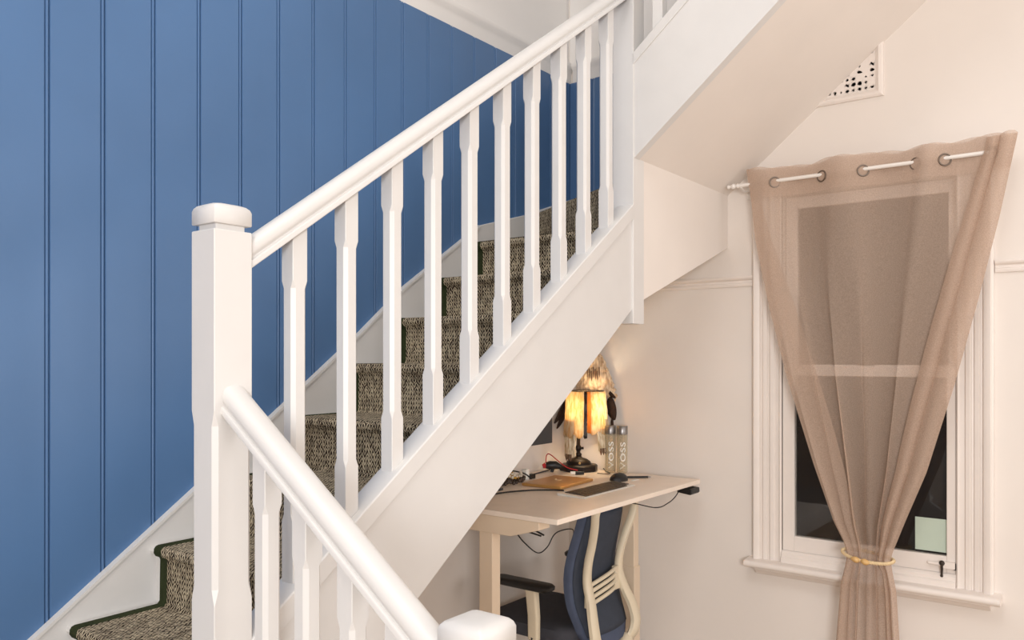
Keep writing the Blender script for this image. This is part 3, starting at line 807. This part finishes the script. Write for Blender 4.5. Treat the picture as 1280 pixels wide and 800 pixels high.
# back frame: two bars joined top and bottom
def bar_path(sg):
    T = [(-1.32, 1.90, .07), (-1.26, 1.81, .13), (-1.20, 1.795, .172), (-1.12, 1.81, .168), (-1.04, 1.835, .140), (-.96, 1.855, .124), (-.88, 1.85, .126), (-.80, 1.832, .138), (-.72, 1.81, .158), (-.665, 1.80, .168), (-.645, 1.80, .155)]
    return [(CX + sg * (w_ + (.024 * math.exp(-((z + .93) / .12) ** 2) if sg < 0 else 0)), y_ - .012, z) for z, y_, w_ in T]
fm = None
for sg in (-1, 1):
    P_ = catmull(bar_path(sg), 5); m_ = MB(); rings = []
    for i, p in enumerate(P_):
        t = (P_[min(i + 1, len(P_) - 1)] - P_[max(i - 1, 0)]).normalized()
        a = Vector((1, 0, 0)); a = (a - t * a.dot(t)).normalized(); b = t.cross(a)
        wd = interp([(-1.32, .034), (-1.20, .031), (-1.0, .023), (-.85, .015), (-.7, .012), (-.62, .011)], p.z); dp = .016
        rings.append([p + a * wd * cx_ + b * dp * cy_ for cx_, cy_ in ((1, .5), (.6, 1), (-.6, 1), (-1, .5), (-1, -.5), (-.6, -1), (.6, -1), (1, -.5))])
    m_.loft(rings); m_.build('back_frame', 'chairframe', CHR, smooth=True)
MB().tube(catmull([(CX - .165, 1.80, -.645), (CX - .12, 1.80, -.636), (CX, 1.795, -.634), (CX + .12, 1.80, -.636), (CX + .165, 1.80, -.645)], 6), .011, 8).build('top_rail', 'chairframe', CHR, smooth=True)
MB().tube(catmull([(CX - .12, 1.80, -1.262), (CX, 1.785, -1.285), (CX + .12, 1.80, -1.262)], 8), .03, 10).build('bottom_rail', 'chairframe', CHR, smooth=True)
# slotted lumbar bracket
lb = MB()
for k in range(4):
    z0 = -.955 - k * .028
    lb.tube(catmull([(CX - .140, 1.835, z0 - .02), (CX, 1.825, z0 + .004), (CX + .09, 1.84, z0 + .012)], 6), .0095, 8)
lb.box(CX + .075, CX + .125, 1.832, 1.852, -1.04, -.935); lb.box(CX - .155, CX - .115, 1.832, 1.852, -1.07, -.965)
lb.build('lumbar_support', 'chairframe', CHR, bevel=.002)
# arms
for sg in (-1, 1):
    ax_ = CX + sg * .29
    m_ = MB(); m_.loft([rrect(ax_, 2.08, .034, .145, .030, -.985), rrect(ax_, 2.08, .042, .155, .034, -.978), rrect(ax_, 2.08, .043, .156, .034, -.966), rrect(ax_, 2.08, .036, .148, .03, -.958)])
    ap = m_.build('armrest', 'black', CHR, smooth=True)
    rings = []
    for z, hw, hy, yy in ((-.984, .034, .030, 2.03), (-1.0, .026, .027, 2.03), (-1.10, .024, .026, 2.02), (-1.20, .022, .026, 2.02)):
        rings.append(rrect(ax_, yy, hw * .7, hy, .010, z, 3))
    MB().loft(rings).build('arm_post', 'chairframe', CHR, smooth=True)
    MB().tube([(ax_, 2.02, -1.19), (ax_, 2.03, -1.235), (CX + sg * .10, 2.06, -1.25)], [.018, .02, .02], 8).build('arm_bracket', 'black', CHR, smooth=True)
MB().box(CX - .11, CX + .11, 1.90, 2.2, -1.265, -1.225).build('mechanism', 'black', CHR, bevel=.008)
MB().tube([(CX, 2.08, -1.26), (CX, 2.08, -1.56)], [.025, .025], 14).build('gas_column', 'black', CHR, smooth=True)
for k in range(5):
    a = math.radians(90 + 72 * k); dx, dy = math.cos(a), math.sin(a)
    MB().tube([(CX, 2.08, -1.55), (CX + .15 * dx, 2.08 + .15 * dy, -1.56), (CX + .29 * dx, 2.08 + .29 * dy, -1.59)], [.028, .022, .015], 8).build('base_arm', 'chairframe', CHR, smooth=True)
    c_ = MB(); px, py = CX + .29 * dx, 2.08 + .29 * dy
    for s2 in (-.012, .012):
        c_.loft([[(px + s2 + q, py + .027 * math.cos(t * math.pi / 8), FL + .027 + .027 * math.sin(t * math.pi / 8)) for t in range(16)] for q in (-.008, .008)])
    c_.build('caster', 'black', CHR)

# ------------------------------------------------------------------ things on the desk
RV = Vector((.6055, -.7958, 0)); TV = Vector((-.7958, -.6055, 0))
LC = Vector((3.515, 2.245, DT))
LP = thing('table_lamp', 'dark bronze table lamp lit under a shade of cream fur pelts', 'lamp', LC)
m_ = MB()
m_.lathe([(.092, 0), (.100, .004), (.100, .026), (.094, .031), (.090, .033)], LC, 8)
base = m_.build('base', 'bronze', LP, bevel=.002)
MB().lathe([(.066, .028), (.066, .034), (.060, .048), (.042, .060), (.022, .066), (.016, .070), (.012, .080)], LC, 24).build('dome', 'bronze', LP, smooth=True)
m_ = MB(); m_.lathe([(.011, .07), (.016, .078), (.016, .086), (.009, .092), (.009, .10), (.014, .106), (.014, .124), (.009, .13), (.0095, .30), (.014, .302), (.014, .33), (.004, .332)], LC, 14)
m_.tube([LC + Vector((0, 0, .115)), LC + Vector((0, 0, .115)) + RV * .026], [.005, .007], 8); m_.build('stem', 'bronze', LP, smooth=True)
MB().ball(LC + TV * .066 + Vector((0, 0, .045)), .006).build('rivet', 'knob', LP)
SC_ = LC + RV * .04
zs0, zs1 = -.380, -.168
sh = MB()
n = 28
for zz in (0,):
    rings = [[(SC_.x + r * math.cos(2 * math.pi * k / n), SC_.y + r * math.sin(2 * math.pi * k / n), z) for k in range(n)] for r, z in ((.092, zs0), (.088, zs1), (.086, zs1), (.090, zs0), (.092, zs0))]
    sh.loft(rings, False)

m_ = MB(); m_.tube([SC_ + Vector((.0885 * math.cos(2 * math.pi * k / 30), .0885 * math.sin(2 * math.pi * k / 30), zs1 - DT + .001)) for k in range(31)], .003, 6)
for a in (0, 2.1, 4.2): m_.tube([SC_ + Vector((.088 * math.cos(a), .088 * math.sin(a), zs1 - DT - .01)), LC + Vector((0, 0, .325))], .002, 5)
m_.build('shade_ring', 'bronze', LP, smooth=True)
def pelt(p0, p1, bottom, name, m, top=zs1, rad=.096):
    cols = 34; rows = 16; v, f = [], []
    for i in range(cols + 1):
        ph = lerp(p0, p1, i / cols); a = math.radians(ph)
        zb = bottom(ph) + .008 * noise.noise((ph * .35, 0, 2)) 
        for j in range(rows + 1):
            t = j / rows; z = lerp(top, zb, t)
            r = rad + .012 * t + .006 * noise.noise((ph * .09, z * 30, 5.1))
            p = SC_ + RV * (r * math.sin(a)) + TV * (r * math.cos(a)); v.append((p.x, p.y, z))
    for i in range(cols):
        for j in range(rows):
            q = i * (rows + 1) + j; f.append((q, q + 1, q + rows + 2, q + rows + 1))
    mm = MB(); mm.add(v, f); o = mm.build(name, m, LP, smooth=True)
    sd = o.modifiers.new('solid', 'SOLIDIFY'); sd.thickness = .007; sd.offset = 1
    return o
sm = lambda x: max(0, min(1, x))
pelt(-264, -96, lambda a: -.39, 'back_pelt', 'fur')
pelt(-13, -3, lambda a: -.40, 'gap_shade', 'bronze', rad=.094)  # dark strip painted in for the shaded gap between the pelts
pelt(-4, 9, lambda a: -.375, 'lamp_shade', 'hide', rad=.093)
pelt(-96, -12, lambda a: -.392 - .012 * math.sin(a * .2), 'pelt', 'furlit')
pelt(8, 98, lambda a: -.376 - .010 * math.sin(a * .15), 'pelt', 'furlit')
def leg_strip(a0, a1, top, bot): pelt(a0, a1, lambda a: bot - .012 * math.sin(math.pi * (a - a0) / (a1 - a0)), 'pelt_leg', 'fur', top=top, rad=.1015)
leg_strip(-93, -36, -.31, -.492); leg_strip(28, 58, -.352, -.462); leg_strip(63, 96, -.31, -.470)
def claws(a0, zb):
    m_ = MB()
    for q in (-9, 0, 9):
        a = math.radians(a0 + q); p = SC_ + RV * (.114 * math.sin(a)) + TV * (.114 * math.cos(a))
        m_.tube([Vector((p.x, p.y, zb + .02)), Vector((p.x, p.y, zb)), Vector((p.x, p.y, zb - .014))], [.006, .006, .002], 6)
    m_.build('claws', 'claw', LP, smooth=True)
claws(-58, -.505); claws(44, -.472); claws(80, -.478)
pl = bpy.data.lights.new('lamp_bulb', 'POINT'); pl.energy = 1.9; pl.color = (1.0, .82, .55); pl.shadow_soft_size = .025
po = bpy.data.objects.new('bulb', pl); C.objects.link(po); po.location = (SC_.x, SC_.y, -.255); put(po, LP)

# water bottles with upright lettering
def bottle(cx, cy, label):
    root = thing('water_bottle', label, 'bottle', (cx, cy, DT), 'glass water bottles beside the lamp')
    R_ = .0268; c_ = (cx, cy, DT)
    MB().lathe([(.020, .0005), (R_, .004), (R_, .192), (R_ - .002, .195), (R_ - .0035, .192), (R_ - .0035, .008), (.002, .006)], c_, 24, False).build('glass_body', 'bottle', root, smooth=True)
    MB().lathe([(R_ + .0003, .194), (R_ + .0008, .196), (R_ + .0008, .234), (R_ - .001, .236), (.002, .236)], c_, 24).build('cap', 'cap', root, smooth=True)
    cu = bpy.data.curves.new('letters', 'FONT'); cu.body = 'VOSS'; cu.size = .047; cu.resolution_u = 4; cu.space_character = 1.08; cu.offset = .0005
    to = bpy.data.objects.new('letters_tmp', cu); C.objects.link(to)
    bpy.context.view_layer.update()
    me = bpy.data.meshes.new_from_object(to.evaluated_get(bpy.context.evaluated_depsgraph_get()))
    C.objects.unlink(to); bpy.data.objects.remove(to)
    xs = [v.co.x for v in me.vertices]; ys = [v.co.y for v in me.vertices]
    sc_ = .135 / (max(xs) - min(xs)); ym = (max(ys) + min(ys)) / 2
    for v in me.vertices:
        h = (v.co.x - min(xs)) * sc_ + .022; w_ = -(v.co.y - ym) * .75
        a = w_ / R_
        p = Vector((cx, cy, DT + h)) + (RV * math.sin(a) + TV * math.cos(a)) * (R_ + .0006)
        v.co = p
    o = bpy.data.objects.new('lettering', me); C.objects.link(o); me.materials.clear(); me.materials.append(M['white']); put(o, root)
    return root
bottle(3.560, 2.083, 'clear glass water bottle with silver cap partly behind the fur of the lamp')
bottle(3.568, 2.020, 'clear glass water bottle with silver cap standing free of the lamp')

# laptop
LA = thing('laptop', 'closed gold laptop lying flat on the desk behind the keyboard', 'laptop', (3.09, 2.085, DT))
LA.rotation_euler = (0, 0, math.radians(4))
bpy.context.view_layer.update()
MB().loft([rrect(3.09, 2.085, .148, .102, .012, DT + .0005), rrect(3.09, 2.085, .152, .106, .012, DT + .003), rrect(3.09, 2.085, .152, .106, .012, DT + .0065)]).build('base', 'gold', LA, bevel=.0005).matrix_parent_inverse = Matrix.Translation((-3.09, -2.085, -DT))
MB().loft([rrect(3.09, 2.085, .152, .106, .012, DT + .0072), rrect(3.09, 2.085, .152, .106, .012, DT + .011), rrect(3.09, 2.085, .149, .103, .012, DT + .013)]).build('lid', 'gold', LA, bevel=.0005).matrix_parent_inverse = Matrix.Translation((-3.09, -2.085, -DT))
e = MB(); e.loft([[(3.11 + .017 * math.cos(t * math.pi / 10) * (1 - .1 * math.cos(t * math.pi / 5)), 2.095 + .017 * math.sin(t * math.pi / 10), z) for t in range(20)] for z in (DT + .0131, DT + .0136)])
e.tube([(3.12, 2.113, DT + .0134), (3.127, 2.122, DT + .0134)], .0035, 6)
e.build('emblem', 'goldlogo', LA).matrix_parent_inverse = Matrix.Translation((-3.09, -2.085, -DT))

# keyboard
KB = thing('keyboard', 'slim silver keyboard with dark keys at the front of the desk', 'keyboard', (3.03, 1.84, DT))
MB().prism([(1.770, DT), (1.905, DT), (1.905, DT + .012), (1.770, DT + .005)], 'X', 2.815, 3.240).build('body', 'alu', KB, bevel=.002)
kk = MB()
for r in range(6):
    y0 = 1.778 + r * .0180; z0 = DT + .005 + (y0 - 1.77) * .052
    n_ = 15 if r else 8; x_ = 2.842
    for k in range(n_):
        w_ = .0262 if r else (.026, .026, .026, .15, .04, .026, .026, .026)[k] 
        kk.box(x_, x_ + w_ - .003, y0, y0 + .0152, z0, z0 + .0035); x_ += w_
ko = kk.build('keys', 'keys', KB); ko['kind'] = 'stuff'

# mouse
mo = MB(); rings = []
for q in range(0, 9):
    el = math.pi / 2 * q / 8.2
    rings.append([(3.332 + .060 * math.cos(el) * math.cos(a * math.pi / 10), 1.905 + .036 * math.cos(el) * math.sin(a * math.pi / 10), DT + .0005 + .036 * math.sin(el) ** .8 if q else DT + .0005) for a in range(20)])
ms = thing('computer_mouse', 'black rounded computer mouse on the desk by the keyboard', 'mouse', (3.33, 1.905, DT))
mo.loft(rings); mo.build('shell', 'black', ms, smooth=True)
MB().tube([(3.300, 1.905, DT + .031), (3.315, 1.905, DT + .0345)], .004, 8).build('scroll_wheel', 'screen', ms, smooth=True)
pn = thing('pen', 'slim black pen lying on the desk beside the mouse', 'pen', (3.45, 1.87, DT))
MB().tube([(3.41, 1.925, DT + .0055), (3.49, 1.835, DT + .0055)], .0052, 8).build('barrel', 'black', pn, smooth=True)
MB().tube([(3.49, 1.835, DT + .0055), (3.500, 1.824, DT + .0055)], [.0045, .0015], 8).build('tip', 'cap', pn, smooth=True)
o = MB().box(3.37, 3.42, 1.845, 1.862, DT, DT + .002).build('paper_slip', 'white', bevel=.0004)
tag(o, 'small white paper slip lying in front of the pen', 'paper')

# monitor behind the string
MN = thing('monitor', 'dark flat monitor standing on the desk mostly hidden by the staircase', 'monitor', (2.93, 2.25, DT))
MB().box(2.66, 3.205, 2.195, 2.222, -.405, -.075).build('screen', 'screen', MN, bevel=.003)
MB().box(2.70, 2.75, 2.225, 2.25, DT + .01, -.2).build('stand', 'screen', MN, bevel=.002)
MB().box(2.63, 2.79, 2.17, 2.33, DT, DT + .01).build('foot', 'screen', MN, bevel=.002)

# black gadget with red end, red cord, cables, trinkets
GD = thing('trimmer', 'small black gadget with red end lying by the lamp base', 'gadget', (3.37, 2.32, DT))
m_ = MB(); p0 = Vector((3.365, 2.345, DT + .034)); 
m_.tube([p0, p0 + RV * .02, p0 + RV * .05, p0 + RV * .075 + Vector((0, 0, -.008))], [.016, .022, .021, .012], 12); m_.build('body', 'black', GD, smooth=True)
MB().tube([p0 - RV * .016 + Vector((0, 0, -.006)), p0 + RV * .001], [.010, .016], 12).build('end_cap', 'red', GD, smooth=True)
m_ = MB(); m_.tube([p0 + RV * .035 + Vector((0, 0, -.018)), p0 + RV * .03 + Vector((0, 0, -.0335))], .009, 8); m_.build('foot', 'black', GD, smooth=True)
o = MB().tube(catmull([p0 + RV * .0 + Vector((0, 0, .012)), p0 + RV * .004 + Vector((0, 0, .05)), p0 + RV * .02 + TV * .02 + Vector((0, 0, .058)), p0 + RV * .06 + TV * .08 + Vector((0, 0, .03)), p0 + RV * .10 + TV * .13 + Vector((0, 0, .006)), p0 + RV * .15 + TV * .14 + Vector((0, 0, -.006))], 8), .0028, 6).build('red_cord', 'red', GD, smooth=True)
def cable(label, pts, r=.003, m='black'):
    o = MB().tube(catmull(pts, 8), r, 6).build('cable', m, smooth=True); return tag(o, label, 'cable', 'loose cables on the desk')
z = DT + .004
cable('thin black cable looping on the desk in front of the lamp base', [(3.46, 2.10, z), (3.47, 2.06, z), (3.50, 2.05, z), (3.545, 2.10, z), (3.56, 2.125, z + .012)], .0022)
cable('grey cable running along the wall edge behind the laptop', [(2.80, 2.37, z), (3.0, 2.36, z), (3.15, 2.33, z), (3.30, 2.34, z), (3.42, 2.36, z)], .0035, 'screen')
cable('black cable arching over the trinkets beside the monitor', [(2.70, 2.30, z), (2.84, 2.31, z + .035), (2.98, 2.30, z + .048), (3.07, 2.27, z + .03), (3.11, 2.25, z)], .0035)
cable('black cable lying along the near side of the trinkets', [(2.62, 2.13, z), (2.74, 2.11, z), (2.84, 2.06, z), (2.9, 1.99, z + .0), (2.92, 1.94, z)], .0035)
PG = thing('power_plug', 'small white and black plug on the cables in front of the lamp', 'plug', (3.36, 2.17, DT))
MB().tube([(3.355, 2.19, DT + .009), (3.37, 2.172, DT + .009)], .008, 10).build('body', 'white', PG, smooth=True)
MB().tube([(3.37, 2.172, DT + .009), (3.40, 2.14, DT + .008)], [.009, .007], 10).build('end', 'black', PG, smooth=True)
CHG = thing('charger', 'white and black charger plug standing beside the laptop corner', 'charger', (3.10, 2.28, DT))
MB().box(3.085, 3.11, 2.262, 2.29, DT, DT + .05).build('body', 'white', CHG, bevel=.003)
MB().box(3.111, 3.16, 2.262, 2.285, DT, DT + .022).build('plug', 'black', CHG, bevel=.002)
# yellow cloth + beads
m_ = MB(); rings = []
v, f = [], []
for i in range(13):
    for j in range(9):
        xx = 2.85 + .22 * i / 12; yy = 2.272 + .10 * j / 8
        e_ = math.sin(math.pi * i / 12) * math.sin(math.pi * j / 8)
        v.append((xx + .01 * noise.noise((i * .7, j * .5, 0)), yy, DT + .003 + .052 * e_ ** .6 + (.012 * noise.noise((i * .5, j * .6, 3)) + .006) * e_))
for i in range(12):
    for j in range(8): f.append((i * 9 + j, i * 9 + j + 1, (i + 1) * 9 + j + 1, (i + 1) * 9 + j))
m_.add(v, f); o = m_.build('yellow_pouch', 'yellow', smooth=True); sd = o.modifiers.new('solid', 'SOLIDIFY'); sd.thickness = .003
tag(o, 'crumpled yellow cloth pouch behind the beads on the desk', 'pouch')
rb = random.Random(5)
def necklace(label, cx, cy, rx, ry, n_, r, m, dz=0):
    root = thing('necklace', label, 'necklace', (cx, cy, DT), 'bead necklaces heaped on the desk')
    for k in range(n_):
        t = 2 * math.pi * k / n_
        q = MB().ball((cx + rx * math.cos(t) * (1 + .25 * math.sin(3 * t)), cy + ry * math.sin(t) * (1 + .2 * math.cos(2 * t)), DT + r + dz + .006 * (1 + math.sin(5 * t))), r * rb.uniform(.8, 1.15), 7)
        q.build('bead', m, root, smooth=True)
necklace('string of dark brown beads heaped on the desk before the yellow pouch', 2.94, 2.238, .09, .024, 30, .0085, 'bead')
necklace('string of pale pearly beads on top of the dark beads', 2.965, 2.236, .045, .020, 18, .0065, 'pearl', .027)

# ------------------------------------------------------------------ fur and feather hanging on the wall behind the lamp
FH = thing('fur_hanging', 'shaggy tan fur piece with dark feathers hung on the wall above the lamp', 'wall hanging', (3.67, 2.25, -.15))
v, f = [], []
rows, cols = 18, 22
for i in range(rows + 1):
    t = i / rows; z = lerp(.025, -.20, t)
    w_ = .028 + .105 * t ** .75
    for j in range(cols + 1):
        s = j / cols * 2 - 1
        yy = 2.245 - s * w_ * (1 + .10 * noise.noise((i * .9, s * 2, 1)) * abs(s))
        xx = XW - .018 - .045 * math.sqrt(max(0, 1 - s * s)) - .012 * noise.noise((i * .6, j * .6, 4))
        v.append((xx, yy, z + .01 * noise.noise((j * .8, i * .3, 7))))
for i in range(rows):
    for j in range(cols): f.append((i * (cols + 1) + j, i * (cols + 1) + j + 1, (i + 1) * (cols + 1) + j + 1, (i + 1) * (cols + 1) + j))
m_ = MB(); m_.add(v, f); o = m_.build('fur', 'furtan', FH, smooth=True)
# tufts round the edge, some darker locks on the front
tf = MB()
for i in range(90):
    t = rb.random(); s = rb.choice((-1, 1)) * rb.uniform(.6, 1.0); w_ = .028 + .105 * t ** .75; z = lerp(.025, -.20, t)
    p = Vector((XW - .03, 2.245 - s * w_, z)); d = Vector((rb.uniform(-.02, 0), -s * .018 * rb.random(), -.03 * rb.random() - .005))
    tf.tube([p, p + d * .6, p + d], [.005, .004, .0008], 5)
o = tf.build('tufts', 'furtan', FH, smooth=True); o['kind'] = 'stuff'
lk = MB()
for i in range(7):
    yy = 2.265 - i * .012; z = -.045 - .01 * (i % 3)
    lk.tube([(XW - .068, yy, z), (XW - .072, yy - .004, z - .03), (XW - .068, yy - .002, z - .055)], [.003, .004, .0008], 5)
o = lk.build('dark_locks', 'claw', FH, smooth=True); o['kind'] = 'stuff'
def feather(base, tip, width, nrm):
    base, tip = Vector(base), Vector(tip); ax = (tip - base); n_ = Vector(nrm); sd_ = ax.cross(n_).normalized()
    v, f = [], []
    for i in range(11):
        t = i / 10; w_ = width * math.sin(math.pi * min(1, t * .93 + .04)) ** .7
        c_ = base + ax * t + n_ * (.01 * math.sin(math.pi * t))
        v += [c_ - sd_ * w_, c_ + n_ * .004, c_ + sd_ * w_]
    for i in range(10):
        for j in range(2): f.append((i * 3 + j, i * 3 + j + 1, i * 3 + j + 4, i * 3 + j + 3))
    m_ = MB(); m_.add(v, f); o = m_.build('feather', 'feather', FH, smooth=True)
    sd = o.modifiers.new('solid', 'SOLIDIFY'); sd.thickness = .002
feather((3.67, 2.150, -.20), (3.665, 2.120, -.32), .030, (-1, 0, 0))
feather((3.67, 2.135, -.30), (3.665, 2.125, -.385), .009, (-1, 0, 0))
feather((3.665, 2.165, -.165), (3.66, 2.11, -.205), .012, (-1, 0, 0))
feather((3.63, 2.385, -.20), (3.50, 2.385, -.34), .022, (0, -1, 0))
feather((3.62, 2.39, -.24), (3.53, 2.39, -.37), .02, (0, -1, 0))
